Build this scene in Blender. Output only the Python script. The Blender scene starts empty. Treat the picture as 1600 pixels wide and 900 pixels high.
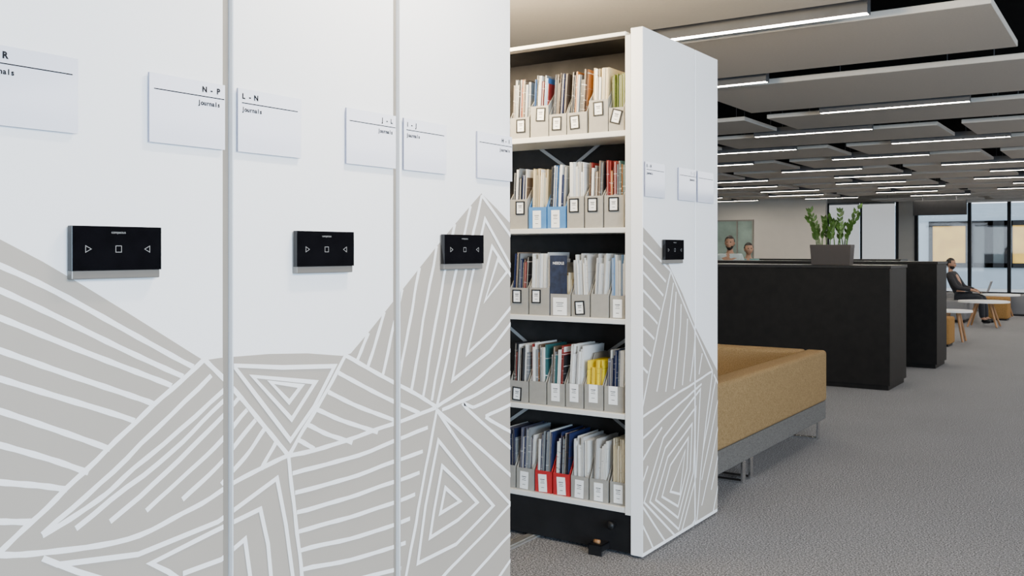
import bpy, bmesh, math, random
from mathutils import Vector, Matrix
random.seed(7)
C = bpy.context.scene.collection
F = 1472.0; H = 1.39; TH = math.atan(985/1472.0); SN, CS = math.sin(TH), math.cos(TH)
PX = -1.866                                   # plane of the shelving end panels
def ray(px): s = (px-800)/F; return (-SN+s*CS, CS+s*SN)
def on_x(px, X=PX):
    d = ray(px); t = X/d[0]; return d[1]*t, t
def on_y(px, Y):
    d = ray(px); t = Y/d[1]; return d[0]*t, t
def zz(py, t): return H+(392-py)/F*t
def mp(px, py):
    y, t = on_x(px); return (y, zz(py, t))
def proj(x, y): 
    Z = -SN*x+CS*y; l = CS*x+SN*y
    return 800+F*l/Z if Z > .1 else -999

# ------------------------------------------------------------------ materials
def nt(name):
    m = bpy.data.materials.new(name); m.use_nodes = True
    return m, m.node_tree.nodes, m.node_tree.links, m.node_tree.nodes['Principled BSDF']
def mat(name, col, rough=.5, scale=30, amt=.06, metal=0, bump=0, emis=0, spec=None):
    m, n, l, b = nt(name)
    tc = n.new('ShaderNodeTexCoord'); no = n.new('ShaderNodeTexNoise'); no.inputs['Scale'].default_value = scale
    no.inputs['Detail'].default_value = 3
    l.new(tc.outputs['Object'], no.inputs['Vector'])
    r = n.new('ShaderNodeValToRGB')
    r.color_ramp.elements[0].position = .3; r.color_ramp.elements[1].position = .7
    r.color_ramp.elements[0].color = (*[c*(1-amt) for c in col], 1); r.color_ramp.elements[1].color = (*[min(1, c*(1+amt)) for c in col], 1)
    l.new(no.outputs['Fac'], r.inputs['Fac']); l.new(r.outputs['Color'], b.inputs['Base Color'])
    b.inputs['Roughness'].default_value = rough; b.inputs['Metallic'].default_value = metal
    if spec is not None: b.inputs['Specular IOR Level'].default_value = spec
    if bump:
        bp = n.new('ShaderNodeBump'); bp.inputs['Strength'].default_value = bump; bp.inputs['Distance'].default_value = .004
        l.new(no.outputs['Fac'], bp.inputs['Height']); l.new(bp.outputs['Normal'], b.inputs['Normal'])
    if emis:
        b.inputs['Emission Color'].default_value = (*col, 1); b.inputs['Emission Strength'].default_value = emis
    return m
M = {}
M['white'] = mat('white_paint', (.86,.86,.875), .38, 3, .01)
M['shelf'] = mat('shelf_paint', (.66,.65,.62), .4, 5, .02)
M['taupe'] = mat('taupe_print', (.36,.325,.285), .5, 6, .02)
M['line'] = mat('white_print', (.88,.88,.89), .42, 6, .01)
M['strip'] = mat('grey_strip', (.23,.208,.18), .5, 8, .03)
M['black'] = mat('black_metal', (.008,.008,.009), .45, 10, .2, spec=.25)
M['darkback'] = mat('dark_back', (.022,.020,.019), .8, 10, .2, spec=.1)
M['brace'] = mat('grey_steel', (.22,.22,.22), .4, 10, .05)
M['chrome'] = mat('chrome', (.7,.7,.7), .22, 20, .03, 1)
M['silver'] = mat('silver_plastic', (.19,.182,.17), .35, 20, .03, .4)
M['screen'] = mat('black_glass', (.003,.003,.004), .05, 30, .2, spec=.4)
M['acrylic'] = mat('sign_acrylic', (.72,.73,.82), .08, 4, .01)
M['edge'] = mat('sign_edge', (.28,.29,.40), .3, 4, .02)
M['ink'] = mat('ink', (.010,.010,.012), .7, 4, .1, spec=.1)
M['icon'] = mat('icon_grey', (.26,.26,.26), .5, 4, .02)
M['print'] = mat('white_lettering', (.8,.8,.8), .5, 4, .02)
M['filegrey'] = mat('grey_board', (.27,.258,.232), .7, 40, .05)
M['fileblue'] = mat('blue_board', (.045,.17,.40), .6, 40, .06)
M['filered'] = mat('red_board', (.38,.012,.015), .6, 40, .06)
M['card'] = mat('label_card', (.85,.85,.84), .6, 20, .02)
M['pages'] = mat('page_edges', (.56,.53,.47), .8, 60, .12)
def felt(name, c, hi, sc):
    m, n, l, b = nt(name)
    tc = n.new('ShaderNodeTexCoord'); a = n.new('ShaderNodeTexNoise'); a.inputs['Scale'].default_value = sc; a.inputs['Detail'].default_value = 5; a.inputs['Roughness'].default_value = .8
    l.new(tc.outputs['Object'], a.inputs['Vector'])
    r = n.new('ShaderNodeValToRGB'); r.color_ramp.elements[0].position = .36; r.color_ramp.elements[1].position = .64
    r.color_ramp.elements[0].color = (*c,1); r.color_ramp.elements[1].color = (*hi,1)
    l.new(a.outputs['Fac'], r.inputs['Fac']); l.new(r.outputs[0], b.inputs['Base Color'])
    b.inputs['Roughness'].default_value = 1; b.inputs['Specular IOR Level'].default_value = .08
    bp = n.new('ShaderNodeBump'); bp.inputs['Strength'].default_value = .5; bp.inputs['Distance'].default_value = .003
    l.new(a.outputs['Fac'], bp.inputs['Height']); l.new(bp.outputs[0], b.inputs['Normal'])
    return m
M['tan'] = felt('tan_felt', (.140,.087,.037), (.310,.207,.100), 150)
M['basegrey'] = felt('grey_felt', (.065,.060,.056), (.15,.142,.134), 150)
M['cab'] = mat('black_laminate', (.0055,.0045,.004), .5, 14, .3, spec=.16)
M['cabtop'] = mat('black_top', (.008,.007,.0065), .4, 14, .25, spec=.25)
M['planter'] = mat('brown_planter', (.022,.013,.010), .45, 20, .1)
M['soil'] = mat('soil', (.02,.014,.01), .95, 80, .4, bump=.4)
M['leaf'] = mat('leaf', (.055,.115,.018), .35, 15, .4)
M['stem'] = mat('stem', (.07,.14,.03), .5, 15, .2)
M['raft'] = mat('acoustic_panel', (.56,.515,.455), .9, 60, .03)
M['soffit'] = mat('black_soffit', (.004,.004,.004), .9, 5, .2, spec=.1)
M['housing'] = mat('light_housing', (.07,.07,.075), .45, 10, .1)
M['led'] = mat('led_diffuser', (1,.91,.77), .5, 5, .0, emis=60)
M['wallp'] = mat('wall_paint', (.62,.57,.50), .8, 4, .02)
M['walldark'] = mat('reflection_dark_wall', (.012,.012,.013), .95, 4, .04, spec=.1)
M['frame'] = mat('dark_frame', (.014,.015,.017), .5, 10, .1, spec=.2)
M['blind'] = mat('glowing_blind_fabric', (.66,.68,.69), .8, 30, .02, emis=.7)  # emission puts the daylight behind the blinds into the fabric
M['wood'] = mat('light_wood', (.30,.15,.06), .5, 12, .2)
M['tabletop'] = mat('white_laminate', (.82,.81,.79), .35, 10, .02)
M['orange'] = felt('orange_felt', (.18,.095,.028), (.34,.19,.07), 120)
M['pgrey'] = felt('pale_grey_felt', (.13,.13,.135), (.24,.24,.25), 120)
M['facade'] = mat('facade', (.36,.43,.49), .8, 3, .04)
M['litpane'] = mat('lit_pane', (.46,.28,.05), .5, 1.5, .4, emis=1.25)
M['dimpane'] = mat('dim_pane', (.07,.085,.09), .3, 2, .2)
M['greenpane'] = mat('glowing_green_pane', (.22,.28,.24), .2, 2, .25, emis=.15)  # faint emission stands in for light behind the pane
M['paving'] = mat('paving', (.4,.4,.4), .9, 5, .1)
M['skin'] = mat('skin', (.34,.18,.11), .55, 30, .05)
M['hair'] = mat('dark_hair', (.008,.006,.005), .6, 80, .4)
M['eye'] = mat('eye', (.02,.015,.012), .2, 30, .1)
M['shirtwhite'] = mat('pale_shirt', (.36,.43,.43), .85, 60, .06)
M['shirtteal'] = mat('teal_shirt', (.09,.21,.21), .85, 60, .08)
M['shirtdark'] = mat('dark_jacket', (.014,.014,.018), .85, 60, .15)
M['trouser'] = mat('dark_trousers', (.012,.014,.02), .9, 60, .15)
M['cover'] = mat('navy_cover', (.010,.014,.035), .35, 40, .5)
M['rail'] = mat('steel_rail', (.45,.44,.42), .35, 20, .1, .7)

def carpet():
    m, n, l, b = nt('speckled_carpet')
    tc = n.new('ShaderNodeTexCoord')
    a = n.new('ShaderNodeTexNoise'); a.inputs['Scale'].default_value = 125; a.inputs['Detail'].default_value = 6; a.inputs['Roughness'].default_value = .82
    c = n.new('ShaderNodeTexNoise'); c.inputs['Scale'].default_value = 1.1; c.inputs['Detail'].default_value = 3
    l.new(tc.outputs['Object'], a.inputs['Vector']); l.new(tc.outputs['Object'], c.inputs['Vector'])
    r = n.new('ShaderNodeValToRGB'); e = r.color_ramp.elements
    e[0].position = .40; e[0].color = (.025,.025,.028,1); e[1].position = .62; e[1].color = (.50,.50,.52,1)
    k = e.new(.5); k.color = (.135,.135,.143,1)
    l.new(a.outputs['Fac'], r.inputs['Fac'])
    r2 = n.new('ShaderNodeValToRGB'); r2.color_ramp.elements[0].color = (.85,.85,.85,1); r2.color_ramp.elements[1].color = (1.1,1.1,1.1,1)
    l.new(c.outputs['Fac'], r2.inputs['Fac'])
    mx = n.new('ShaderNodeMixRGB'); mx.blend_type = 'MULTIPLY'; mx.inputs[0].default_value = 1
    l.new(r.outputs[0], mx.inputs[1]); l.new(r2.outputs[0], mx.inputs[2]); l.new(mx.outputs[0], b.inputs['Base Color'])
    b.inputs['Roughness'].default_value = .9; b.inputs['Specular IOR Level'].default_value = .25
    bp = n.new('ShaderNodeBump'); bp.inputs['Strength'].default_value = .5; bp.inputs['Distance'].default_value = .005
    l.new(a.outputs['Fac'], bp.inputs['Height']); l.new(bp.outputs[0], b.inputs['Normal'])
    return m
M['carpet'] = carpet()
def glass():
    m, n, l, b = nt('window_glass')
    t = n.new('ShaderNodeBsdfTransparent'); g = n.new('ShaderNodeBsdfGlossy'); g.inputs['Roughness'].default_value = .03
    x = n.new('ShaderNodeMixShader'); x.inputs[0].default_value = .06
    l.new(t.outputs[0], x.inputs[1]); l.new(g.outputs[0], x.inputs[2]); l.new(x.outputs[0], n['Material Output'].inputs['Surface'])
    return m
M['glass'] = glass()
def journal_mat(name, cols, ink, amount=.5):
    m, n, l, b = nt('spine_'+name)
    oi = n.new('ShaderNodeObjectInfo'); tc = n.new('ShaderNodeTexCoord'); sp = n.new('ShaderNodeSeparateXYZ')
    l.new(tc.outputs['Generated'], sp.inputs[0])
    r = n.new('ShaderNodeValToRGB'); r.color_ramp.interpolation = 'CONSTANT'; e = r.color_ramp.elements
    e[0].position = 0; e[0].color = (*cols[0],1)
    e[1].position = 1/len(cols) if len(cols) > 1 else 1; e[1].color = (*cols[1 if len(cols) > 1 else 0],1)
    for i in range(2, len(cols)):
        k = e.new(i/len(cols)); k.color = (*cols[i],1)
    l.new(oi.outputs['Random'], r.inputs['Fac'])
    ma = n.new('ShaderNodeMath'); ma.operation = 'MULTIPLY_ADD'; ma.inputs[1].default_value = 9
    mr = n.new('ShaderNodeMath'); mr.operation = 'MULTIPLY'; mr.inputs[1].default_value = 171
    l.new(oi.outputs['Random'], mr.inputs[0]); l.new(sp.outputs['Z'], ma.inputs[0]); l.new(mr.outputs[0], ma.inputs[2])
    no = n.new('ShaderNodeTexNoise'); no.noise_dimensions = '1D'; no.inputs['Scale'].default_value = 3.2; no.inputs['Detail'].default_value = 3
    l.new(ma.outputs[0], no.inputs['W'])
    rr = n.new('ShaderNodeValToRGB'); rr.color_ramp.interpolation = 'CONSTANT'
    rr.color_ramp.elements[0].color = (0,0,0,1); rr.color_ramp.elements[1].color = (1,1,1,1); rr.color_ramp.elements[1].position = 1-amount
    l.new(no.outputs['Fac'], rr.inputs['Fac'])
    mx = n.new('ShaderNodeMixRGB'); mx.inputs[2].default_value = (*ink,1)
    l.new(rr.outputs[0], mx.inputs[0]); l.new(r.outputs[0], mx.inputs[1]); l.new(mx.outputs[0], b.inputs['Base Color'])
    b.inputs['Roughness'].default_value = .45
    return m
W_, K_, N_, R_, B_, Cr, G_ = (.62,.62,.60), (.012,.012,.015), (.012,.02,.07), (.20,.018,.016), (.035,.11,.28), (.50,.41,.25), (.17,.18,.19)
T_ = (.02,.085,.09); Bn = (.09,.06,.04); O_ = (.36,.13,.03)
PAL = {
 'mix': [W_,K_,R_,Bn,T_,G_,W_,K_,O_], 'mixblue': [W_,N_,K_,W_,B_,G_,N_,R_], 'darkmix': [K_,N_,Bn,G_,K_,W_,(.15,.11,.08),R_],
 'white': [W_,(.60,.62,.64),(.70,.69,.66),(.42,.42,.42),W_], 'cream': [Cr,(.62,.56,.42),W_,Cr], 'olive': [(.13,.16,.012),(.24,.22,.02),(.07,.11,.012)],
 'lightblue': [(.24,.37,.54),W_,(.15,.27,.46),W_], 'yellow': [(.66,.46,.01),(.72,.54,.015)], 'navy': [N_,(.01,.014,.045),W_,N_,G_,(.07,.07,.10)], 'redmix': [R_,W_,K_,N_,G_,W_] }
INK = {'mix':((.6,.6,.6),.30),'mixblue':((.7,.7,.7),.28),'darkmix':((.5,.47,.45),.28),'white':((.2,.2,.23),.25),'cream':((.28,.22,.12),.25),'olive':((.03,.04,.01),.3),'lightblue':((.2,.12,.1),.22),'yellow':((.38,.27,.01),.3),'navy':((.55,.55,.58),.28),'redmix':((.06,.03,.03),.34)}
JM = {k: journal_mat(k, PAL[k], *INK[k]) for k in PAL}

# ------------------------------------------------------------------ geometry helpers
def box(bm, x0,x1,y0,y1,z0,z1, mi=0):
    v = [bm.verts.new(p) for p in ((x0,y0,z0),(x1,y0,z0),(x1,y1,z0),(x0,y1,z0),(x0,y0,z1),(x1,y0,z1),(x1,y1,z1),(x0,y1,z1))]
    for q in ((3,2,1,0),(4,5,6,7),(0,1,5,4),(1,2,6,5),(2,3,7,6),(3,0,4,7)):
        f = bm.faces.new([v[i] for i in q]); f.material_index = mi
    return v
def BM(*boxes):
    bm = bmesh.new()
    for b in boxes: box(bm, *b)
    return bm
def bev(bm, w, seg=2, keep=None):
    es = [e for e in bm.edges if keep is None or not all(keep(v.co) for v in e.verts)]
    bmesh.ops.bevel(bm, geom=es, offset=w, segments=seg, profile=.5, affect='EDGES', clamp_overlap=True)
    if keep is not None:
        bmesh.ops.delete(bm, geom=[f for f in bm.faces if all(keep(v.co) for v in f.verts)], context='FACES_ONLY')
    return bm
def tube(bm, p0, p1, r0, r1=None, n=10, mi=0):
    p0, p1 = Vector(p0), Vector(p1); r1 = r0 if r1 is None else r1
    d = (p1-p0).normalized(); a = d.orthogonal().normalized(); c = d.cross(a)
    A = [bm.verts.new(p0+(a*math.cos(2*math.pi*i/n)+c*math.sin(2*math.pi*i/n))*r0) for i in range(n)]
    B = [bm.verts.new(p1+(a*math.cos(2*math.pi*i/n)+c*math.sin(2*math.pi*i/n))*r1) for i in range(n)]
    for i in range(n):
        f = bm.faces.new((A[i],A[(i+1)%n],B[(i+1)%n],B[i])); f.material_index = mi
    bm.faces.new(A[::-1]).material_index = mi; bm.faces.new(B).material_index = mi
def wl(o):
    v = Vector((0,0,0))
    while o is not None: v += o.location; o = o.parent
    return v
def mk(name, bm, mats, parent=None, smooth=False, label=None):
    if not isinstance(mats, (list, tuple)): mats = [mats]
    if parent is not None: bmesh.ops.translate(bm, verts=bm.verts[:], vec=-wl(parent))
    bmesh.ops.recalc_face_normals(bm, faces=bm.faces[:])
    me = bpy.data.meshes.new(name); bm.to_mesh(me); bm.free()
    for m in mats: me.materials.append(M[m] if isinstance(m, str) else m)
    if smooth:
        for p in me.polygons: p.use_smooth = True
    o = bpy.data.objects.new(name, me); C.objects.link(o)
    if parent is not None: o.parent = parent
    if label: o['label'] = label
    return o
def tag(o, label, cat, group=None):
    o['label'] = label; o['category'] = cat
    if group: o['group'] = group
    return o
def thing(name, label, cat, loc, group=None):
    o = bpy.data.objects.new(name, None); C.objects.link(o); o.location = loc; o.empty_display_size = .05
    return tag(o, label, cat, group)
def struct(name, bm, m, parent=None):
    o = mk(name, bm, m, parent)
    if parent is None: o['kind'] = 'structure'
    return o
def copy_tree(o, parent=None):
    c = o.copy(); C.objects.link(c)
    if parent is not None: c.parent = parent
    for ch in [q for q in bpy.data.objects if q.parent == o]: copy_tree(ch, c)
    return c
ORD = ['first','second','third','fourth','fifth','sixth','seventh','eighth','ninth','tenth','eleventh','twelfth','thirteenth','fourteenth','fifteenth','sixteenth','seventeenth']
def text_faces(bm, body, size, y, z, x, align='LEFT', spacing=1.0, mi=0, axis='x', bold=0.0):
    cu = bpy.data.curves.new('t', 'FONT'); cu.body = body; cu.size = size; cu.align_x = align; cu.space_character = spacing; cu.offset = bold
    o = bpy.data.objects.new('t', cu); C.objects.link(o)
    dg = bpy.context.evaluated_depsgraph_get()
    me = bpy.data.meshes.new_from_object(o.evaluated_get(dg))
    n0 = len(bm.verts); f0 = len(bm.faces)
    bm.from_mesh(me); bm.verts.ensure_lookup_table(); bm.faces.ensure_lookup_table()
    for v in bm.verts[n0:]:
        tx, ty = v.co.x, v.co.y
        v.co = (x, y+tx, z+ty) if axis == 'x' else (y+tx, x, z+ty)
    for f in bm.faces[f0:]: f.material_index = mi
    bpy.data.objects.remove(o); bpy.data.curves.remove(cu); bpy.data.meshes.remove(me)
def mono(bm, body, size, y, z, x, right, pitch, bold):
    n = len(body); y0 = y-n*pitch if right else y
    for i,ch in enumerate(body):
        if ch != ' ': text_faces(bm, ch, size, y0+(i+.5)*pitch, z, x, 'CENTER', 1, bold=bold)
def catmull(p, n=6):
    if len(p) < 3:
        A, B = Vector(p[0]), Vector(p[1]); return [A.lerp(B, i/6) for i in range(7)]
    P = [Vector(q) for q in p]; P = [2*P[0]-P[1]]+P+[2*P[-1]-P[-2]]; out = []
    for i in range(1, len(P)-2):
        for k in range(n):
            t = k/n; a,b,c,d = P[i-1:i+3]
            out.append(.5*((2*b)+(c-a)*t+(2*a-5*b+4*c-d)*t*t+(3*b-a-3*c+d)*t**3))
    out.append(P[-2]); return out
def straighten(l, k):
    A, B = Vector(l[0]), Vector(l[-1]); out = [l[0]]; d = B-A
    for p in l[1:-1]:
        p = Vector(p); t = (p-A).dot(d)/d.dot(d); out.append(tuple(p.lerp(A+d*t, k)))
    return out+[l[-1]]
def wobble(P, seed, amp=.0014):
    out = []
    for i,p in enumerate(P):
        p = Vector(p); s = (p.x*19+p.y*23)+seed*1.7
        out.append(p+Vector((math.sin(s*1.9)*.6+math.sin(s*.83+1), math.cos(s*1.6+2)*.6+math.sin(s*.7+seed)))*amp*(0.35 if i in (0,len(P)-1) else 1))
    return out
def ribbon(bm, pts, w, x, mi=0, closed=False, vary=0):
    P = [Vector(p) for p in pts]; n = len(P); L = []
    for i in range(n):
        a = P[i-1] if (i > 0 or closed) else None; b = P[(i+1)%n] if (i < n-1 or closed) else None
        d1 = (P[i]-a).normalized() if a is not None else None; d2 = (b-P[i]).normalized() if b is not None else None
        d = d1 if d2 is None else d2 if d1 is None else (d1+d2)
        if d.length < 1e-4: d = d2
        d = d.normalized(); k = 1 if (d1 is None or d2 is None) else min(2.2, 1/max(.3, d.dot(d2)))
        nn = Vector((-d.y, d.x))*w*.5*k*(1+vary*math.sin(i*1.3+P[i].x*31))
        L.append((bm.verts.new((x, *(P[i]+nn))), bm.verts.new((x, *(P[i]-nn)))))
    for i in range(n if closed else n-1):
        j = (i+1)%n
        f = bm.faces.new((L[i][0],L[i][1],L[j][1],L[j][0])); f.material_index = mi

# ------------------------------------------------------------------ setting
struct('floor', BM((-14,9,-6,33,-.1,0)), 'carpet')
struct('ceiling', BM((-14,9,-6,33,3.35,3.45)), 'soffit')
struct('wall_left', BM((-14.2,-14,-6,33,0,3.35)), 'wallp')
struct('added_wall_right', BM((9,9.2,-6,33,0,3.35)), 'walldark')  # unseen wall added near black so the control screens reflect dark
struct('wall_back', BM((-14,-9.0,33,33.2,0,3.35),(-6.7,-6.2,33,33.2,0,3.35),(-9.0,-6.7,33,33.2,3.02,3.35),(-6.2,1.2,33,33.2,3.02,3.35),(1.2,9,33,33.2,0,3.35)), 'wallp')
struct('wall_partition', BM((-13.99,-7.42,27,27.15,0,3.34)), 'wallp')
w = struct('window_1', BM((-9.0,-8.93,32.95,33.1,0,3.02),(-7.92,-7.84,32.95,33.1,0,3.02),(-6.79,-6.7,32.95,33.1,0,3.02),(-8.93,-6.79,32.95,33.1,0,.1),(-8.93,-6.79,32.95,33.1,3.0,3.02)), 'frame')
mk('pane', BM((-8.93,-6.79,33.05,33.06,.1,3.0)), 'glass', w)
w = struct('window_2', BM(*[(x,x+.10,32.95,33.1,0,3.02) for x in (-6.2,-4.62,-3.5,-2.0,-.5,1.1)], (-6.1,1.1,32.95,33.1,0,.1),(-6.1,1.1,32.95,33.1,2.98,3.02)), 'frame')
mk('pane', BM((-6.1,1.1,33.05,33.06,.1,2.98)), 'glass', w)
w = struct('window_3', BM((-11.6,-11.56,26.95,27.0,.9,2.31),(-10.02,-9.98,26.95,27.0,.9,2.31),(-9.54,-9.5,26.95,27.0,.9,2.31),(-11.56,-9.54,26.95,27.0,2.27,2.31),(-11.56,-9.54,26.95,27.0,.9,.94)), 'strip')
mk('pane', BM((-11.56,-10.02,26.98,26.995,.94,2.27)), 'greenpane', w); mk('pane', BM((-9.98,-9.54,26.98,26.995,.94,2.27)), 'greenpane', w)
struct('ground', BM((-30,20,33.2,60,-.25,-.12)), 'paving')
for i,(a,b,t) in enumerate(((-8.925,-7.925,'left'),(-7.835,-6.795,'right'))):
    bl = thing('roller_blind', f'white roller blind covering the {t} pane of the far dark framed window', 'blind', ((a+b)/2,32.9,.32))
    mk('fabric', BM((a,b,32.9,32.915,.35,2.99)), 'blind', bl); mk('roller', BM((a,b,32.88,32.93,2.95,2.995)), 'shelf', bl); mk('bottom_bar', BM((a,b,32.895,32.92,.32,.36)), 'strip', bl)
bd = thing('building', 'pale grey building with lit yellow windows seen through the far glazing', 'building', (-6,42,-.12))
mk('wall', BM((-18,6,42,44,-.12,3.3)), 'facade', bd)
for x0,x1,m in ((-7.25,-5.9,'litpane'),(-5.72,-5.2,'dimpane'),(-5.02,-4.5,'dimpane'),(-4.32,-3.3,'litpane'),(-3.12,-2.1,'litpane')):
    f = mk('window', BM((x0-.09,x1+.09,41.93,42,.72,.90),(x0-.09,x1+.09,41.93,42,2.40,2.6),(x0-.09,x0+.06,41.93,42,.72,2.6),(x1-.06,x1+.09,41.93,42,.72,2.6)), 'frame', bd)
    mk('pane', BM((x0,x1,41.97,41.99,.8,2.5)), m, f)

# ------------------------------------------------------------------ mural
POLY_NEAR = [(-70,335),(0,374),(65,408),(130,446),(200,489),(262,528),(308,557),(318,563),(345,559),(420,553),(480,552),(535,556),(548,552),(575,520),(600,489),(640,438),(690,375),(725,333),(752,302),(775,325),(800,352)]
LN = [
 [(-60,915),(0,865),(60,808),(150,718),(240,632),(318,562)], [(-60,862),(0,868),(70,862),(200,842),(300,795),(380,745),(450,712)],
 [(-60,392),(0,413),(90,452),(200,513),(302,573)], [(-60,432),(0,452),(100,496),(200,546),(286,588)], [(-60,476),(0,494),(100,533),(200,575),(268,603)],
 [(-60,528),(0,546),(100,581),(190,614),(240,632)], [(-60,576),(0,590),(100,622),(210,658)], [(-60,626),(0,640),(90,670),(172,702)],
 [(-60,682),(0,691),(80,713),(138,738)], [(-60,747),(0,751),(60,755),(105,764)], [(-60,815),(0,812),(48,814)],
 [(66,836),(200,718),(330,586)], [(66,836),(150,795),(215,740),(352,608)],
 [(358,618),(270,712),(118,826)], [(372,622),(300,708),(172,815)], [(386,640),(325,716),(228,798)], [(399,656),(350,724),(285,780)], [(413,670),(385,716),(345,757)], [(430,692),(408,733)],
 [(318,560),(365,602),(410,660),(450,712)], [(540,554),(515,605),(480,665),(450,712)], [(540,556),(600,590),(650,615),(682,636)], [(450,712),(520,700),(600,672),(682,636)],
 [(528,582),(590,618),(655,645)], [(512,612),(560,640),(625,660)], [(495,640),(535,662),(590,676)], [(480,664),(510,683),(550,692)], [(466,688),(490,702)],
 [(575,520),(566,545),(556,566)], [(600,487),(588,530),(574,574)], [(628,452),(612,520),(597,588)], [(655,418),(640,500),(622,600)], [(682,384),(664,480),(642,612)], [(710,350),(688,450),(660,622)], [(735,322),(706,440),(674,626)],
 [(752,305),(725,430),(682,636)], [(752,305),(800,372)], [(682,636),(740,600),(800,545)],
 [(690,640),(750,618),(800,580)], [(682,640),(740,690),(800,745)], [(800,606),(740,636)], [(740,636),(722,645),(800,702)], [(800,630),(758,651)], [(758,651),(800,676)],
 [(682,640),(664,730),(640,860),(622,960),(610,1040)], [(682,640),(740,730),(800,790)],
 [(800,785),(740,850),(690,900),(640,960)], [(800,832),(760,872),(722,918)], [(800,872),(770,915)],
 [(450,712),(462,800),(472,900),(478,1000)], [(456,740),(560,716),(668,668)], [(460,770),(560,745),(660,705)], [(463,800),(560,776),(655,738)], [(466,830),(560,808),(648,772)], [(469,860),(560,842),(640,810)], [(472,890),(560,874),(633,848)], [(476,925),(626,888)],
]
LSTRAIGHT = [ [(66,872),(90,882),(215,866),(340,815),(432,747),(446,820),(458,910),(465,1000)], [(428,960),(418,850),(406,795),(330,832),(235,880),(262,893),(300,920)], [(285,896),(345,874),(382,842),(390,900),(395,960)], [(66,872),(120,893),(160,905),(210,930)] ]
LC = [ [(364,571),(440,574),(522,572),(490,635),(453,688),(405,625)], [(394,588),(492,597),(455,655)], [(422,597),(470,603),(451,628)],
 [(826,468),(757,342),(735,440),(706,594),(765,548)], [(815,458),(768,385),(746,480),(729,553),(772,512)], [(792,424),(777,405),(757,470)],
 [(684,688),(664,790),(652,880),(712,850),(770,790),(722,735)], [(690,728),(677,800),(671,840),(715,812),(745,785),(715,752)], [(695,762),(687,802),(718,783)] ]
POLY_FAR = [(1002,352),(1020,372),(1035,390),(1050,425),(1066,458),(1087,512),(1121,580),(1130,600)]
FN = [ [(1002,376),(1025,400),(1048,424)], [(1048,424),(1030,500),(1012,590),(1003,640)], [(1048,424),(1083,510),(1113,580)],
 [(1052,442),(1044,515),(1026,612)], [(1056,456),(1054,525),(1040,612)], [(1064,475),(1063,530),(1053,608)], [(1074,498),(1072,545),(1066,602)], [(1086,528),(1083,560),(1078,596)], [(1097,552),(1092,585)],
 [(1003,398),(1040,440)], [(1003,424),(1036,462)], [(1003,452),(1031,484)], [(1003,480),(1027,506)], [(1003,510),(1022,530)], [(1003,540),(1017,556)], [(1003,572),(1012,582)],
 [(1003,652),(1040,626),(1080,600),(1113,580)], [(1003,686),(1050,640),(1096,600)], [(1003,720),(1016,696),(1034,668)],[(1003,754),(1012,728)],
 [(1113,580),(1096,700),(1087,830)], [(1115,585),(1122,600)], [(1118,592),(1108,650),(1098,705)], [(1124,612),(1108,690),(1096,750)], [(1124,655),(1110,730),(1096,790)], [(1124,700),(1111,765)], [(1124,745),(1114,800)],
 [(1004,792),(1030,834),(1046,856)], [(1003,820),(1014,842),(1022,862)], [(1062,848),(1075,834),(1086,810)] ]
FC = [ [(1094,608),(1036,684),(1006,785),(1061,844),(1087,745)], [(1087,636),(1039,700),(1015,784),(1060,827),(1083,738)], [(1081,662),(1043,714),(1024,781),(1059,809),(1078,734)], [(1075,684),(1047,727),(1034,776),(1059,791),(1073,732)], [(1070,704),(1047,768),(1062,772)] ]
def mural(y0, y1, near, parent):
    bm = bmesh.new()
    poly, LL, CC, SS = (POLY_NEAR, LN, LC, LSTRAIGHT) if near else (POLY_FAR, FN, FC, [])
    pts = [mp(*p) for p in poly]
    for (a,b) in zip(pts, pts[1:]):
        bm.faces.new([bm.verts.new((PX+.0005, *q)) for q in (a,b,(b[0],.03),(a[0],.03))])
    wd = .0122 if near else .0112; X = PX+.0009; k = 0
    for i,l in enumerate(LL):
        l = [mp(*p) for p in l]
        if not (near and i == 1): l = straighten(l, .5)
        ribbon(bm, wobble(catmull(l), i), wd, X+k*.00002, 1, vary=.08); k += 1
    for l in SS: ribbon(bm, [mp(*p) for p in l], wd, X+k*.00002, 1); k += 1
    for l in CC: ribbon(bm, [mp(*p) for p in l], wd, X+k*.00002, 1, True); k += 1
    for co, no in (((0,y0+.001,0),(0,-1,0)),((0,y1-.001,0),(0,1,0)),((0,0,.03),(0,0,-1)),((0,0,2.39),(0,0,1))):
        bmesh.ops.bisect_plane(bm, geom=bm.verts[:]+bm.edges[:]+bm.faces[:], plane_co=co, plane_no=no, clear_outer=True)
    o = mk('mural_print', bm, ['taupe','line'], parent)
    o['label'] = 'taupe and white hand drawn line pattern'
    return o

# ------------------------------------------------------------------ mobile shelving
SZ = [(2.372,2.39),(1.914,1.94),(1.473,1.497),(1.054,1.078),(.621,.645),(.196,.22)]
XI = -2.95
def sign(u, y0, txt, right):
    y1 = y0+.21; zt = 1.793; zb = 1.636
    bm = BM((PX+.004, PX+.009, y0, y1, zb, zt)); bm.normal_update()
    for f in bm.faces: f.material_index = 0 if abs(f.normal.x) > .5 else 1
    for yy in (y0+.02, y1-.02):
        tube(bm, (PX,yy,(zt+zb)/2), (PX+.004,yy,(zt+zb)/2), .006, mi=1)
    s = mk('sign', bm, ['acrylic','edge'], u, label=f'clear sign plate reading {txt} Journals' if txt else 'clear sign plate')
    t = bmesh.new()
    if txt:
        yy = y1-.015 if right else y0+.012
        mono(t, txt, .0185, yy, zt-.0245, PX+.0097, right, .0100, .0009)
        mono(t, 'Journals', .0155, yy, zt-.056, PX+.0097, right, .0080, .0006)
        mk('lettering', t, 'ink', s)
    mk('rule', BM((PX+.009,PX+.0096, y0+.012, y1-(.002 if right else .012), zt-.0363, zt-.0339)), 'ink', s)
    return s
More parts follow.
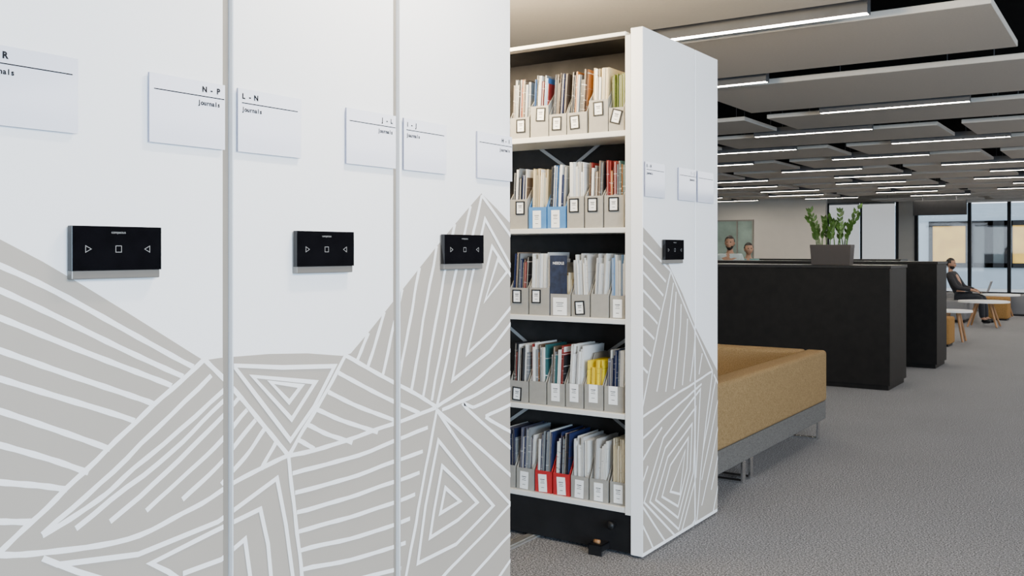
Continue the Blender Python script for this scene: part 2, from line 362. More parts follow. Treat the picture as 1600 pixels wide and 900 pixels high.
def control(u, yc):
    y0, y1 = yc-.1075, yc+.1075
    bm = bev(BM((PX, PX+.018, y0+.002, y1-.002, 1.33, 1.441)), .002)
    c = mk('control_panel', bm, 'silver', u, label='black glass touch control panel with silver lower lip')
    mk('screen', bev(BM((PX+.006, PX+.0215, y0, y1, 1.348, 1.443)), .001), 'screen', c)
    X = PX+.0219; zc = 1.394
    for k, pts in ((0,[(-.007,.007),(.006,0),(-.007,-.007)]),(1,[(-.0068,.0068),(.0068,.0068),(.0068,-.0068),(-.0068,-.0068)]),(2,[(.007,.007),(-.006,0),(.007,-.007)])):
        ic = bmesh.new(); oy = yc+(-.070,0,.070)[k]
        ribbon(ic, [(oy+a, zc+b) for a,b in pts], .0012, X, 0, True)
        mk('icon', ic, 'icon', c)
    t = bmesh.new(); text_faces(t, 'compactus', .008, yc, 1.4275, X, 'CENTER', 1.0)
    mk('lettering', t, 'icon', c)
def unit(y0, y1, label, near, double=True, strip=True):
    u = thing('shelving_unit', label, 'shelving', (-2.4,(y0+y1)/2,0))
    ep = mk('end_panel', bev(BM((PX-.061, PX, y0, y1, .012, 2.4)), .002, 1), 'white', u)
    if near is not None: mural(y0, y1, near, ep)
    for x in (PX-.088, XI):
        for s in ((y0, y0+.045),(y1-.045, y1)) :
            mk('upright', BM((x, x+.027, s[0], s[1], .19, 2.37)), 'shelf', u)
        mk('side_panel', BM((x+.006, x+.020, y0+.045, y1-.045, .22, 2.37)), 'shelf', u)
    yc = (y0+y1)/2
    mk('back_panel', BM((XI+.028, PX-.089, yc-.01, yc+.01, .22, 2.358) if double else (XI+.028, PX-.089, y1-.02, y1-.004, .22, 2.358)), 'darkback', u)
    for i,(a,b) in enumerate(SZ):
        bm = BM((XI+.027, PX-.088, y0+.004, y1-.004, a, b))
        mk('canopy' if i == 0 else 'shelf', bev(bm, .002, 1), 'shelf', u)
    mk('canopy_shade', BM((XI+.03, PX-.09, y0+.008, y1-.008, 2.359, 2.3715)), 'darkback', u)  # dark sheet added to paint the shade beneath the canopy
    mk('plinth', BM((XI, PX-.062, y0+.012, y1-.012, .015, .194)), 'black', u)
    if strip: mk('edge_strip', bev(BM((PX-.05, PX-.012, y1, y1+.028, .012, 2.4)), .003, 1), 'strip', u, label='grey rubber strip closing the gap beside the panel')
    return u
u1 = unit(.92, 1.52, 'white shelving unit nearest the camera, marked P - R and N - P', True)
sign(u1, .927, 'P - R', False); sign(u1, 1.308, 'N - P', True); control(u1, 1.223)
u2 = unit(1.55, 2.15, 'white shelving unit between two grey strips, marked L - N and J - L', True)
sign(u2, 1.558, 'L - N', False); sign(u2, 1.940, 'J - L', True); control(u2, 1.85)
u3 = unit(2.18, 2.777, 'white shelving unit bordering the open aisle, marked I - J, with patterned mountain peak', True, strip=False)
sign(u3, 2.187, 'I - J', False); sign(u3, 2.566, 'H - I', True); control(u3, 2.4785)
u4 = unit(3.846, 4.432, 'open shelving unit filled with magazine files across the aisle', False, strip=False)
sign(u4, 3.853, 'E - H', False); sign(u4, 4.220, 'I - J', True); control(u4, 4.147)
u5 = unit(4.446, 4.742, 'narrow white shelving unit behind the open magazine shelves', False, False, strip=False)
sign(u5, 4.454, '', False)
for zc in (1.80, .74):
    for s in (-1, 1):
        bm = bmesh.new(); yb = 4.126
        a = Vector((-2.41-.43*s, yb-.004*(s+1), zc-.29)); b = Vector((-2.41+.43*s, yb-.004*(s+1), zc+.29))
        d = (b-a).normalized(); n = Vector((-d.z,0,d.x))*.008
        v = [bm.verts.new(p) for p in (a+n,a-n,b-n,b+n)]; f = bm.faces.new(v)
        r = bmesh.ops.extrude_face_region(bm, geom=[f]); bmesh.ops.translate(bm, verts=[q for q in r['geom'] if isinstance(q, bmesh.types.BMVert)], vec=(0,-.003,0))
        mk('cross_brace', bm, 'brace', u4)
bm = bmesh.new(); tube(bm, (-2.02,3.858,.135),(-2.02,3.835,.135),.012,n=16); tube(bm, (-2.02,3.835,.135),(-2.02,3.818,.135),.02,.017,n=16)
mk('knob', bm, 'black', u4, True)
bm = BM((-2.11,-2.04,3.78,3.858,.045,.052),(-2.11,-2.104,3.78,3.858,.02,.052),(-2.046,-2.04,3.78,3.858,.02,.052),(-2.11,-2.04,3.78,3.786,.0,.052)); 
mk('buffer_bracket', bev(bm,.002,1), 'black', u4)
bm = bmesh.new(); tube(bm, (-2.09,3.80,.060),(-2.06,3.80,.060),.009,n=14)
mk('buffer', bm, 'wood', u4, True)
tag(mk('floor_rail', BM((-2.50,-2.44,2.79,4.74,0,.008),(-2.485,-2.455,2.79,4.74,.008,.013)), 'rail'), 'steel floor rail crossing the open aisle between the shelving units', 'rail')

# magazine files and journals
YF = 3.872
def jmesh(spine_out):
    if spine_out: bm = BM((0,1,0,.02,0,1),(0,.1,.02,1,0,1),(.9,1,.02,1,0,1)); box(bm,.1,.9,.02,.97,.01,.985,1)
    else: bm = BM((0,1,.98,1,0,1),(0,.25,0,.98,0,1),(.75,1,0,.98,0,1)); box(bm,.25,.75,.015,.98,.01,.985,1)
    me = bpy.data.meshes.new('journal'); bm.to_mesh(me); bm.free(); me.materials.append(JM['mix']); me.materials.append(M['pages']); return me
JME = [jmesh(True), jmesh(False)]
SH = ['top','second','third','fourth','bottom']
ROWS = [
 (1.94, [(797,827,'g',(814,197,'b',0),'mix',.29,3,'at the aisle end'),(829,857,'g',(845,179,'b',3),'mixblue',.297,4,'second from the aisle end'),(858,885,'g',(870,193,'b',2),'darkmix',.295,5,'third from the aisle end'),
   (886,917,'g',(898,191,'b',-3),'mix',.297,4,'fourth from the aisle end'),(920,950,'g',(935,170,'b',-2),'cream',.30,2,'holding cream journals'),(951,975,'g',(963,182,'b',16),'olive',.26,0,'with crooked black framed label')]),
 (1.497, [(797,824,'g',(813,325,'b',0),'darkmix',.29,3,'at the aisle end'),(826,854,'b',(839,343,'w',0),'cream',.285,2,'holding cream and white journals'),(855,884,'b',(868,343,'w',0),'mixblue',.295,3,'holding mixed blue journals'),
   (886,912,'g',(897,321,'b',0),'white',.305,0,'holding plain white journals'),(914,942,'g',(926,320,'b',0),'darkmix',.305,2,'second from the white upright'),(944,975,'g',(959,319,'b',0),'mix',.305,0,'against the white upright')]),
 (1.078, [(797,825,'g',(808,463,'b',0),'darkmix',.295,4,'at the aisle end'),(827,858,'g',(838,463,'b',0),'white',.295,2,'second from the aisle end'),(860,891,'g',(875,480,'w',0),'cream',.2,0,'holding the navy magazine'),
   (893,921,'g',(906,481,'b',-4),'white',.29,-3,'with low black framed label'),(923,951,'g',None,'white',.29,4,'without any label'),(953,976,'g',(965,487,'w',0),'lightblue',.29,0,'holding pale blue journals')]),
 (.645, [(797,825,'g',(808,615,'b',3),'darkmix',.28,3,'with black framed label'),(827,853,'g',None,'mix',.285,0,'without any label'),(855,882,'g',(868,613,'w',0),'mix',.28,3,'third from the aisle end'),
   (884,911,'g',(897,614,'w',0),'white',.29,4,'holding white journals'),(913,942,'g',(927,615,'w',0),'yellow',.225,2,'holding yellow journals'),(944,975,'g',(958,618,'w',0),'navy',.28,2,'holding navy journals')]),
 (.22, [(786,805,'g',None,'navy',.28,0,'at the aisle end'),(807,834,'g',(819,752,'w',2),'navy',.29,3,'holding navy journals'),(836,862,'r',(848,768,'w',-3),'mixblue',.29,3,'left of the two red files'),
   (864,890,'r',(877,774,'w',-3),'redmix',.29,3,'right of the two red files'),(892,919,'g',(905,778,'w',2),'white',.285,0,'just right of the red files'),(921,950,'g',(935,770,'w',0),'white',.28,3,'second from the white upright'),(953,977,'g',(966,772,'w',0),'cream',.29,0,'against the white upright')]),
]
CN = {'g':('filegrey','grey'),'b':('fileblue','blue'),'r':('filered','red')}
JN = {'mix':'multicoloured','mixblue':'blue and white','darkmix':'dark','white':'white','cream':'cream','olive':'olive green','lightblue':'pale blue','yellow':'yellow','navy':'navy','redmix':'red and white'}
for ri,(zb,lst) in enumerate(ROWS):
    zb += .0005
    for (p0,p1,cc,lab,pal,jh,lean,where) in lst:
        x0,_ = on_y(p0, YF); x1,t = on_y(p1, YF); x0 += .001; x1 -= .001; xc = (x0+x1)/2
        mm, cname = CN[cc]
        f = thing('magazine_file', f'{cname} magazine file on the {SH[ri]} shelf, {where}', 'magazine file', (xc,YF,zb), f'magazine files on the {SH[ri]} shelf')
        lz = None
        if lab:
            lx,lt = on_y(lab[0], YF); lz = zz(lab[1], lt)
        fh = max(.105, (lz-zb+.042) if lz else .11); dp = .235; rh = .255; th = .003
        bm = BM((x0,x1,YF,YF+th,zb,zb+fh),(x0,x1,YF+dp-th,YF+dp,zb,zb+rh),(x0,x1,YF+th,YF+dp-th,zb,zb+th))
        for xa in (x0, x1-th):
            pr = [(YF+th,zb+th),(YF+dp-th,zb+th),(YF+dp-th,zb+rh),(YF+.10,zb+rh),(YF+th,zb+fh)]
            A = [bm.verts.new((xa,*q)) for q in pr]; B = [bm.verts.new((xa+th,*q)) for q in pr]
            bm.faces.new(A); bm.faces.new(B[::-1])
            for i in range(5): bm.faces.new((A[i],A[(i+1)%5],B[(i+1)%5],B[i]))
        mk('body', bm, mm, f)
        if lab:
            kw, kh = (.026,.033) if lab[2] == 'b' else (.023,.042)
            if ri == 2 and lab[2] == 'w' and p0 == 860: kw, kh = .038,.042
            lz = max(lz, zb+kh+.004)
            rot = Matrix.Rotation(math.radians(lab[3]), 4, 'Y')
            def place(bm):
                bmesh.ops.transform(bm, matrix=Matrix.Translation((lx,YF,lz))@rot, verts=bm.verts[:]); return bm
            if lab[2] == 'b':
                fr = BM((-kw,kw,-.004,-.0005,-kh,-kh+.006),(-kw,kw,-.004,-.0005,kh-.006,kh),(-kw,-kw+.006,-.004,-.0005,-kh+.006,kh-.006),(kw-.006,kw,-.004,-.0005,-kh+.006,kh-.006))
                mk('label_holder', place(fr), 'black', f); kw -= .006; kh -= .006
            cb = BM((-kw,kw,-.002,-.0003,-kh,kh))
            for k,(a,hh,wf) in enumerate(((.42,.0016,.55),(.22,.0011,.4),(.02,.0011,.5),(-.5,.0011,.35))):
                ww = kw*wf
                box(cb,-ww,ww,-.0023,-.002,kh*a-hh,kh*a+hh,1)
            mk('label_card', place(cb), ['card','ink'], f)
        n = 10; L = math.radians(lean)*.8; sl = math.tan(abs(L))*.25
        wtot = x1-x0-2*th-.003-sl
        ws = [random.choice((.4,.55,.75,1.0,1.2,1.4))*random.uniform(.85,1.1) for _ in range(n)]; sw = sum(ws); xx = x0+th+.0015+(sl if L < 0 else 0)
        for k in range(n):
            wk = ws[k]/sw*wtot; hk = jh*random.choice((.86,.91,.95,1.0,1.0,1.02))
            o = bpy.data.objects.new('journal', JME[random.random() < .65]); C.objects.link(o)
            o.scale = (wk*.92*math.cos(L), random.uniform(.185,.205), hk)
            o.location = (xx, YF+th+.006+random.uniform(0,.018), zb+th+.0005+(abs(math.sin(L))*wk if L > 0 else 0)); o.rotation_euler = (0, L, 0)
            xx += wk
            o.material_slots[0].link = 'OBJECT'; o.material_slots[0].material = JM[pal]
            tag(o, f'{JN[pal]} journal, {cname} file {where}, {SH[ri]} shelf', 'journal', f'journals in the {cname} file {where}, {SH[ri]} shelf')
x0,_ = on_y(862, YF+.03); x1,_ = on_y(892, YF+.03)
mg = thing('magazine', 'navy covered magazine facing outward on the third shelf, titled NEEDLE', 'magazine', ((x0+x1)/2,YF+.006,1.09))
c = mk('cover', BM((x0+.006,x1-.006,YF+.0035,YF+.0055,1.083,1.368)), 'cover', mg)
t = bmesh.new(); text_faces(t, 'NEEDLE', .018, (x0+x1)/2, 1.325, YF+.0032, 'CENTER', 1.0, axis='y', bold=.0001); mk('lettering', t, 'print', c)

# ------------------------------------------------------------------ ceiling rafts and lights
LR = [2.2,4.0,5.83,7.72,9.8,11.4,13.1,14.9,16.8,18.6,20.4,22.2,24.0,25.8,27.6,29.4,31.2]
proto = None; ZL = 2.80
for i, y in enumerate(LR):
    cols = [-2.05,-4.7,-7.35,-10.0] if i%2 == 0 else [-3.3,-5.95,-8.6]
    if i in (9,11,13): cols = [-1.55,-4.25,-6.95,-9.65]
    if i == 0: cols = [-1.15]
    k = 0
    for c_ in cols:
        if i > 2 and proj(c_+.7, y) < 1118: continue
        if i < 2 and c_ < -4: continue
        if i >= 14: continue
        if y > 26.5 and c_ < -6.6: continue
        if proto is None:
            r = thing('linear_ceiling_light', '', 'ceiling light', (0,0,ZL))
            mk('housing', BM((-.7,-.694,-.04,.04,ZL,ZL+.10),(.694,.7,-.04,.04,ZL,ZL+.10),(-.694,.694,-.04,-.036,ZL,ZL+.10),(-.694,.694,.036,.04,ZL,ZL+.10),(-.694,.694,-.036,.036,ZL+.09,ZL+.10)), 'housing', r)
            mk('diffuser', BM((-.694,.694,-.036,.036,ZL+.002,ZL+.012)), 'led', r)
            for hx in (-.5,.5):
                bm = bmesh.new(); tube(bm,(hx,0,ZL+.10),(hx,0,3.351),.004,n=6); mk('hanger', bm, 'housing', r)
            proto = r; o = r
        else: o = copy_tree(proto)
        o.location = (c_, y, ZL)
        o['label'] = f'slim linear ceiling light, {ORD[k]} from the right in the {ORD[i]} row going away'
        o['category'] = 'ceiling light'; o['group'] = 'linear ceiling lights'
        k += 1
for i in range(len(LR)-1):
    ya, yb = LR[i]+.27, LR[i+1]-.22
    if i < 2: segs = [(-5.4,-.73)]
    elif i == 3: segs = [(-3.4,-.73),(-7.0,-4.3)]
    elif i%2 and i > 4: segs = [(-1.7,1.0),(-4.75,-1.95),(-7.8,-5.0),(-10.8,-8.05)]
    else: segs = [(-3.4,-.73),(-6.4,-3.65),(-9.4,-6.65),(-12.4,-9.65)]
    k = 0
    for (a,b) in segs:
        if i > 2 and (proj(b, yb) < 1118 or proj(a, ya) > 1610): continue
        if i < 3 and k > 0: continue
        if yb > 26.5 and a < -7.45: continue
        r = thing('ceiling_raft', f'flat pale acoustic ceiling panel, {ORD[k]} from the right behind the {ORD[i]} row of lights', 'ceiling panel', ((a+b)/2,(ya+yb)/2,2.83), 'hanging acoustic ceiling panels')
        k += 1
        mk('panel', bev(BM((a,b,ya,yb,2.83,2.875)), .004, 1), 'raft', r)
        for hx in (a+.3,b-.3):
            bm = bmesh.new(); tube(bm,(hx,(ya+yb)/2,2.875),(hx,(ya+yb)/2,3.351),.004,n=6); mk('hanger', bm, 'housing', r)
r = thing('hanging_signboard', 'black signboard hanging from the ceiling in front of the far windows', 'signboard', (-4.3,26,2.33))
mk('board', bev(BM((-4.92,-3.66,25.95,26.05,2.30,2.68)), .01), 'black', r)
for hx in (-4.7,-3.9):
    bm = bmesh.new(); tube(bm,(hx,26,2.68),(hx,26,3.351),.01,n=8); mk('hanger', bm, 'housing', r)

# ------------------------------------------------------------------ black cabinets
def cabinet(x0,x1,y0,y1,h,label):
    r = thing('low_cabinet', label, 'cabinet', ((x0+x1)/2,(y0+y1)/2,0))
    mk('body', BM((x0+.01,x1-.01,y0+.01,y1-.01,.05,h-.03)), 'cab', r)
    mk('front_panel', bev(BM((x0+.01,x1-.01,y0,y0+.01,.05,h-.032)),.001,1), 'cab', r)
    mk('top', bev(BM((x0,x1,y0-.002,y1,h-.03,h)),.003,1), 'cabtop', r)
    mk('plinth', BM((x0+.03,x1-.03,y0+.03,y1-.03,0,.05)), 'cab', r)
cabinet(-5.4,-2.07,9.84,10.63,1.244,'long black cabinet with a potted plant standing on top')
cabinet(-5.4,-2.00,11.99,12.66,1.262,'black cabinet standing directly behind the one carrying the plant')
cabinet(-6.2,-3.3,16.4,17.0,1.25,'farthest black cabinet behind the two men')

# ------------------------------------------------------------------ plant
pl = thing('potted_plant', 'glossy green plant in a dark brown trough planter on black cabinet', 'plant', (-2.71,10.1,1.2445))
x0,x1,y0,y1,zb,zt = -2.92,-2.50,10.02,10.18,1.2445,1.455
bm = bmesh.new(); v = box(bm,x0,x1,y0,y1,zb,zt)
for q in v[:4]: q.co.x = -2.71+(q.co.x+2.71)*.93; q.co.y = 10.1+(q.co.y-10.1)*.93
bm.faces.ensure_lookup_table()
bmesh.ops.inset_region(bm, faces=[bm.faces[1]], thickness=.012); 
top = [f for f in bm.faces if all(abs(q.co.z-zt) < 1e-5 for q in f.verts) and len(f.verts) == 4 and f.calc_area() > .03]
r = bmesh.ops.extrude_face_region(bm, geom=top); bmesh.ops.translate(bm, verts=[q for q in r['geom'] if isinstance(q,bmesh.types.BMVert)], vec=(0,0,-.03)); bmesh.ops.delete(bm, geom=top, context='FACES')
mk('planter', bm, 'planter', pl)
mk('soil', BM((x0+.014,x1-.014,y0+.014,y1-.014,zt-.05,zt-.022)), 'soil', pl)
STE = [(-.15,-.08,.37),(-.12,-.13,.29),(-.10,.05,.24),(-.07,-.02,.28),(-.01,.03,.21),(.03,-.05,.30),(.06,.06,.22),(.09,.0,.36),(.12,.12,.40),(.15,.11,.31),(.10,-.08,.26),(-.16,-.03,.20),(.15,.04,.22)]
for k,(sx,dx,hh) in enumerate(STE):
    bm = bmesh.new(); bx = -2.71+sx; by = 10.1+random.uniform(-.05,.05); dy = random.uniform(-.08,.08)
    P = []
    for j in range(9):
        t = j/8; P.append(Vector((bx+dx*t*t, by+dy*t*t, zt-.03+hh*t)))
    for j in range(8): tube(bm, P[j], P[j+1], .008*(1-j/11), .008*(1-(j+1)/11), 6, 1)
    for j in range(3,9):
        for s in (-1,1,0) if j == 8 else (-1,1):
            d = (P[j]-P[j-1]).normalized(); ang = k*.9+random.uniform(-.5,.5)
            sd = Vector((math.cos(ang)*s, math.sin(ang)*s*.6, 0))
            ax = (sd*.6+d*.95).normalized() if s else d
            ll = random.uniform(.055,.09)*(1-.03*abs(j-5)); wv = ax.cross(Vector((.2,1,.3))).normalized()*ll*.22
            nv = ax.cross(wv).normalized()*.004
            b0 = P[j]; pts = [b0, b0+ax*ll*.3+wv*.85, b0+ax*ll*.6+wv, b0+ax*ll, b0+ax*ll*.6-wv, b0+ax*ll*.3-wv*.85]
            mid = [b0+ax*ll*.3-nv, b0+ax*ll*.6-nv]
            V = [bm.verts.new(q) for q in pts]; m1, m2 = bm.verts.new(mid[0]), bm.verts.new(mid[1])
            for q in ((V[0],V[1],m1),(V[1],V[2],m2,m1),(V[2],V[3],m2),(V[3],V[4],m2),(V[4],V[5],m1,m2),(V[5],V[0],m1)): bm.faces.new(q)
    mk('frond', bm, ['leaf','stem'], pl, True)

# ------------------------------------------------------------------ sofa
def cushion(*b, w=.026, keep=None): return bev(BM(b), w, 4, keep)
def sled(bm, y):
    box(bm,-2.42,-1.985,y-.025,y+.025,0,.012); box(bm,-1.997,-1.985,y-.025,y+.025,.012,.146); box(bm,-2.42,-2.408,y-.025,y+.025,.012,.146)
seam = lambda c: abs(c.y-5.53) < .004
s1 = thing('sofa', 'tan sofa section nearest the shelves on chrome sled legs', 'sofa', (-2.4,5.2,0))
mk('backrest', cushion(-2.10,-1.95,4.82,5.5293,.275,.652,keep=seam), 'tan', s1, True)
mk('seat', cushion(-2.85,-2.10,4.82,5.529,.275,.38), 'tan', s1, True)
mk('base', bev(BM((-2.84,-1.956,4.83,5.5293,.145,.277)),.006,2,seam), 'basegrey', s1)
for y in (4.95,5.47):
    bm = bmesh.new(); sled(bm,y); mk('leg', bm, 'chrome', s1)
s2 = thing('sofa', 'tan corner sofa section turning in front of the long black cabinet', 'sofa', (-2.4,6.3,0))
mk('backrest', cushion(-2.10,-1.95,5.5305,7.13,.275,.652,keep=seam), 'tan', s2, True)
mk('backrest', cushion(-3.2,-2.101,6.92,7.13,.275,.652), 'tan', s2, True)
mk('seat', cushion(-2.85,-2.10,5.531,6.92,.275,.38), 'tan', s2, True)
mk('seat', cushion(-3.2,-2.851,6.2,6.92,.275,.38), 'tan', s2, True)
mk('base', bev(BM((-2.84,-1.956,5.5305,7.12,.145,.277)),.006,2,seam), 'basegrey', s2)
mk('base', bev(BM((-3.19,-2.841,6.22,7.12,.145,.277)),.006), 'basegrey', s2)
for y in (5.60,7.04):
    bm = bmesh.new(); sled(bm,y); mk('leg', bm, 'chrome', s2)

# ------------------------------------------------------------------ distant lounge furniture
def pouf(x,y,s,h,m,label):
    r = thing('pouf', label, 'pouf', (x,y,0))
    mk('cushion', bev(BM((x-s/2,x+s/2,y-s/2,y+s/2,.03,h)),.03,3), m, r, True)
    mk('base', BM((x-s/2+.03,x+s/2-.03,y-s/2+.03,y+s/2-.03,0,.035)), 'black', r)
pouf(-2.53,15.05,.44,.42,'orange','orange cube pouf just past the end of the black cabinets')
pouf(-2.45,21.3,.46,.46,'orange','orange cube pouf behind the wooden legged coffee table')
pouf(-2.05,23.0,.6,.45,'pgrey','grey cube pouf at the right edge of the photo')
pouf(-3.45,23.9,.62,.44,'pgrey','grey cube pouf farther back than the seated person')
bn = thing('bench', 'pale grey upholstered bench the reading person sits on', 'bench', (-3.1,20.25,0))
mk('cushion', bev(BM((-3.6,-2.82,19.9,20.9,.05,.43)),.04,3), 'pgrey', bn, True)
mk('backrest', bev(BM((-3.65,-3.4,19.9,20.9,.43,.62)),.04,3), 'pgrey', bn, True)
mk('base', BM((-3.55,-2.86,19.95,20.85,0,.05)), 'black', bn)
def table(x,y,r_,h,label):
    r = thing('coffee_table', label, 'table', (x,y,0), 'white coffee tables')
    bm = bmesh.new(); tube(bm,(x,y,h-.03),(x,y,h),r_,n=40); mk('tabletop', bm, 'tabletop', r)
    for k in range(4):
        a = math.pi/4+k*math.pi/2; bm = bmesh.new()
        tube(bm,(x+math.cos(a)*r_*.35,y+math.sin(a)*r_*.35,h-.03),(x+math.cos(a)*r_*.8,y+math.sin(a)*r_*.8,0),.024,.017); mk('leg', bm, 'wood', r)
table(-2.42,15.85,.27,.48,'small round white coffee table beside the nearer orange pouf')
table(-2.42,19.2,.43,.475,'round white coffee table on splayed wooden legs near the seated person')
table(-2.5,22.3,.38,.475,'farthest round white coffee table, behind the farther orange pouf')

# ------------------------------------------------------------------ people
def skin_mesh(pts, edges, rad, sub=1):
    me = bpy.data.meshes.new('s'); me.from_pydata(pts, edges, []); o = bpy.data.objects.new('s', me); C.objects.link(o)
    o.modifiers.new('k','SKIN')
    for i,r in enumerate(rad):
        d = me.skin_vertices[0].data[i]; rr = r if isinstance(r, tuple) else (r,r); d.radius = rr; d.use_root = (i == 0)
    s = o.modifiers.new('u','SUBSURF'); s.levels = sub; s.render_levels = sub
    dg = bpy.context.evaluated_depsgraph_get(); m2 = bpy.data.meshes.new_from_object(o.evaluated_get(dg))
    bpy.data.objects.remove(o); return m2
def head(bm, cx, cy, cz):
    g = bmesh.ops.create_uvsphere(bm, u_segments=28, v_segments=20, radius=1)['verts']
    for v in g:
        x,y,z = v.co
        nx, ny, nz = x*.076, y*.095, z*.118
        if z < 0: k = 1-.28*(-z)**1.3; nx *= k; ny = ny*(1-.1*-z)-.012*(-z)
        if y < -.5:
            ny = max(ny, -.086-.004*(z < 0))
            if abs(x) < .17 and -.38 < z < .12: ny -= .022*(1-abs(x)/.17)*min(1,(.14-z)/.42)
            if .08 < abs(x) < .55 and .0 < z < .26: ny += .008
            if abs(x) < .33 and -.62 < z < -.5: ny -= .006
        v.co = (cx+nx, cy+ny, cz+nz)
    for s in (-1,1):
        e = bmesh.ops.create_uvsphere(bm, u_segments=10, v_segments=8, radius=1)['verts']
        for v in e: v.co = (cx+s*.077+v.co.x*.010, cy+.012+v.co.y*.018, cz-.005+v.co.z*.03)
def person(loc, rz, sc, label, seated, shirt, beard):
    r = thing('person', label, 'person', (0,0,0))
    dz = -.37 if seated else 0
    lb = (lambda z: .38*(z-.93)) if seated else (lambda z: 0)
    J = {'pel':(0,0,.93+dz),'wai':(0,lb(1.08),1.08+dz),'che':(0,lb(1.27),1.27+dz),'nb':(0,.012+lb(1.42),1.42+dz),'nk':(0,.005+lb(1.45),1.48+dz),'hd':(0,-.005+lb(1.47),1.56+dz)}
    R = {'pel':(.145,.11),'wai':(.13,.10),'che':(.15,.11),'nb':(.075,.065),'nk':.05,'hd':.045}
    E = [('pel','wai'),('wai','che'),('che','nb'),('nb','nk'),('nk','hd')]
    for s,q in ((-1,'l'),(1,'r')):
        if seated: leg = [(s*.09,-.06,.53),(s*.10,-.44,.53),(s*.11,-.48,.09),(s*.12,-.62,.04)]; arm = [(s*.175,lb(1.37),1.37+dz),(s*.23,.0,1.10+dz),(s*.11,-.26,.69),(s*.09,-.33,.665)]
        else: leg = [(s*.09,0,.84),(s*.10,-.015,.48),(s*.10,.02,.09),(s*.11,-.13,.04)]; arm = [(s*.175,0,1.37),(s*.23,.02,1.10),(s*.20,-.16,.95),(s*.19,-.23,.93)]
        for k,p in enumerate(leg): J[q+'g%d'%k] = p; R[q+'g%d'%k] = (.085,.062,.042,.036)[k]
        for k,p in enumerate(arm): J[q+'a%d'%k] = p; R[q+'a%d'%k] = (.058,.043,.028,.026)[k]
        E += [('pel',q+'g0'),(q+'g0',q+'g1'),(q+'g1',q+'g2'),(q+'g2',q+'g3'),('che',q+'a0'),(q+'a0',q+'a1'),(q+'a1',q+'a2'),(q+'a2',q+'a3')]
        w_ = Vector(arm[3]); d = (w_-Vector(arm[2])).normalized()
        for k in range(5):
            ln = (.045,.075,.085,.078,.06)[k]; off = Vector((s*(-.034 if k == 0 else -.020+.0135*(k-1)),0,0))
            dd = d if k else (d*.5+Vector((-s*.8,0,0))).normalized()
            a = w_+off*(.7)+dd*.028; b = a+dd*ln*.5; c2 = b+(dd*.75+Vector((0,0,-.5))).normalized()*ln*.5
            for nme,p,rr in (('x',a,.0095),('y',b,.0085),('z',c2,.007)): J[q+'f%d'%k+nme] = tuple(p); R[q+'f%d'%k+nme] = rr
            E += [(q+'a3',q+'f%dx'%k),(q+'f%dx'%k,q+'f%dy'%k),(q+'f%dy'%k,q+'f%dz'%k)]
    def build(keys, grow):
        ks = list(keys); ix = {k:i for i,k in enumerate(ks)}
        rad = [tuple(c+grow for c in R[k]) if isinstance(R[k],tuple) else R[k]+grow for k in ks]
        return skin_mesh([J[k] for k in ks], [(ix[a],ix[b]) for a,b in E if a in ix and b in ix], rad)
    bm = bmesh.new(); bm.from_mesh(build(J.keys(), 0))
    hz = 1.605+dz; hy = -.015+lb(1.46)
    head(bm, 0, hy, hz)
    mk('body', bm, 'skin', r, True)
    bm = bmesh.new(); bm.from_mesh(build(['pel','wai','che','nb','la0','la1','la2','ra0','ra1','ra2'], .013)); mk('shirt', bm, shirt, r, True)
    bm = bmesh.new(); bm.from_mesh(build(['pel','lg0','lg1','lg2','rg0','rg1','rg2'], .017)); mk('trousers', bm, 'trouser', r, True)
    for s,q in ((-1,'l'),(1,'r')):
        a = Vector(J[q+'g2']); b = Vector(J[q+'g3']); bm = bmesh.new()
        bm.from_mesh(skin_mesh([(a.x,a.y+.03,.05),(a.x,a.y-.05,.055),(b.x,b.y-.03,.04)],[(0,1),(1,2)],[.048,.05,.04])); mk('shoe', bm, 'black', r, True)
    bm = bmesh.new(); g = bmesh.ops.create_uvsphere(bm, u_segments=26, v_segments=18, radius=1)['verts']
    for v in g:
        x,y,z = v.co; j = random.uniform(-.003,.003); v.co = (x*(.084+j), hy+.008+y*(.100+j), hz+.012+z*(.116+j))
    bmesh.ops.delete(bm, geom=[v for v in bm.verts if (v.co.y < hy-.035 and v.co.z < hz+.062) or v.co.z < hz-.05 or (v.co.y < hy+.02 and v.co.z < hz+.0)], context='VERTS')
    mk('hair', bm, 'hair', r, True)
    if beard:
        bm = bmesh.new(); g = bmesh.ops.create_uvsphere(bm, u_segments=22, v_segments=16, radius=1)['verts']
        for v in g:
            x,y,z = v.co; k = 1-.22*max(0,-z); v.co = (x*.079*k, hy-.006+y*.094, hz-.004+z*.128)
        bmesh.ops.delete(bm, geom=[v for v in bm.verts if v.co.z > hz-.045 or v.co.y > hy+.02 or (abs(v.co.x) < .03 and v.co.z > hz-.055)], context='VERTS')
        mk('beard', bm, 'hair', r, True)
    for s in (-1,1):
        bm = bmesh.new(); bmesh.ops.create_uvsphere(bm, u_segments=10, v_segments=8, radius=.010); bmesh.ops.translate(bm, verts=bm.verts[:], vec=(s*.03,hy-.079,hz+.012)); mk('eye', bm, 'eye', r, True)
    r.location = loc; r.rotation_euler = (0,0,rz); r.scale = (sc,sc,sc)
    return r
person((-5.46,14.40,0), math.radians(10), .945, 'bearded man in pale shirt standing behind the black cabinets', False, 'shirtwhite', True)
person((-5.46,15.25,0), math.radians(35), .885, 'shorter dark haired man in teal shirt beside the bearded man', False, 'shirtteal', False)
person((-2.97,20.25,0), math.radians(80), .92, 'person in dark clothes sitting with a laptop on the grey bench', True, 'shirtdark', True)
lp = thing('laptop', 'open laptop on the knees of the seated person', 'laptop', (-2.61,20.31,.59))
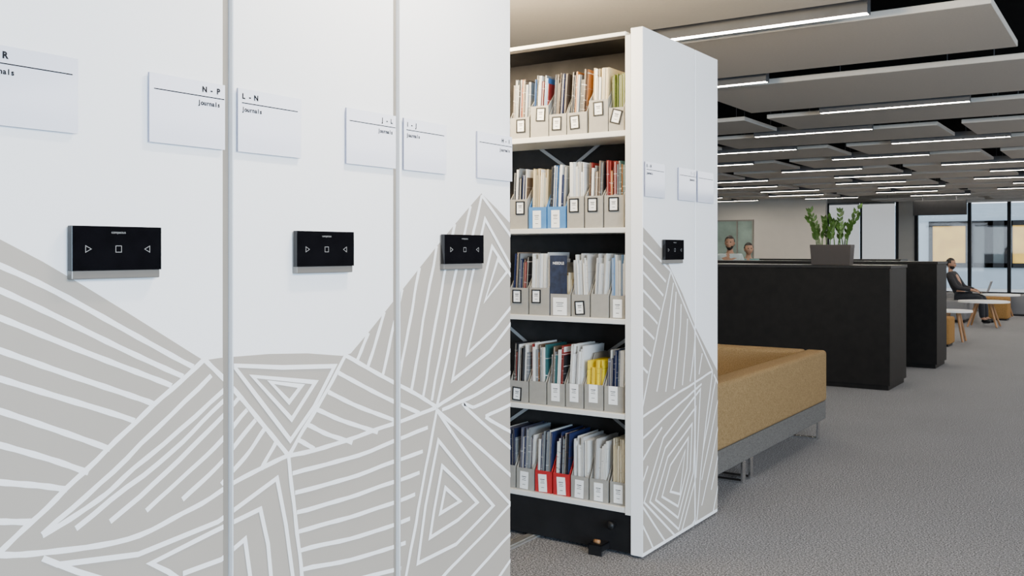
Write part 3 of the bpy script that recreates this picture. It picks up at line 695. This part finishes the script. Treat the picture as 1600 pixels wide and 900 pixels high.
mk('base', bev(BM((-2.71,-2.49,20.15,20.47,.59,.605)),.003,1), 'silver', lp)
bm = BM((-.005,.005,20.15,20.47,0,.21)); bmesh.ops.transform(bm, matrix=Matrix.Translation((-2.49,0,.603))@Matrix.Rotation(math.radians(18),4,'Y'), verts=bm.verts[:]); mk('lid', bm, 'brace', lp)

# ------------------------------------------------------------------ light, world, camera
def area(name, loc, target, sx, sy, power, col):
    l = bpy.data.lights.new(name, 'AREA'); l.shape = 'RECTANGLE'; l.size = sx; l.size_y = sy; l.energy = power; l.color = col
    o = bpy.data.objects.new(name, l); C.objects.link(o); o.location = loc
    if target is not None: o.rotation_euler = (Vector(target)-Vector(loc)).to_track_quat('-Z','Y').to_euler()
area('daylight_side', (7.5,-2.6,1.6), (-1.8,2.2,.7), 6, 2.0, 1350, (.50,.74,1))
area('ceiling_fill_near', (2.6,1.2,3.2), (-1.3,1.9,1.8), 3.0, 2.0, 450, (1,.94,.85))  # soft fill added to brighten the end panels, no fixture there
area('ceiling_fill_far', (5.6,18,3.3), None, 6, 24, 2600, (1,.975,.94))  # added fill for the far lounge, no ceiling lamp of this size exists
area('raft_fill_light', (-3.0,3.3,2.45), (-2.6,4.4,2.83), 1.2, .3, 120, (1,.80,.50))  # added warm fill that brightens the near raft, no real uplight
area('panel_top_fill', (-1.35,2.08,2.79), (-1.8,2.08,1.9), .5, .08, 34, (1,.88,.70))  # added boost for the bright spot on the panel tops, not a separate fixture
wd = bpy.data.worlds.new('World'); bpy.context.scene.world = wd; wd.use_nodes = True
wd.node_tree.nodes['Background'].inputs[0].default_value = (.78,.89,1.0,1); wd.node_tree.nodes['Background'].inputs[1].default_value = 3.2
cam = bpy.data.cameras.new('Camera'); co = bpy.data.objects.new('Camera', cam); C.objects.link(co)
co.location = (0,0,H); co.rotation_euler = (math.pi/2,0,TH); cam.sensor_width = 36; cam.lens = F/1600*36; cam.shift_y = -58/1600; cam.clip_end = 200; cam.clip_start = .05
bpy.context.scene.camera = co
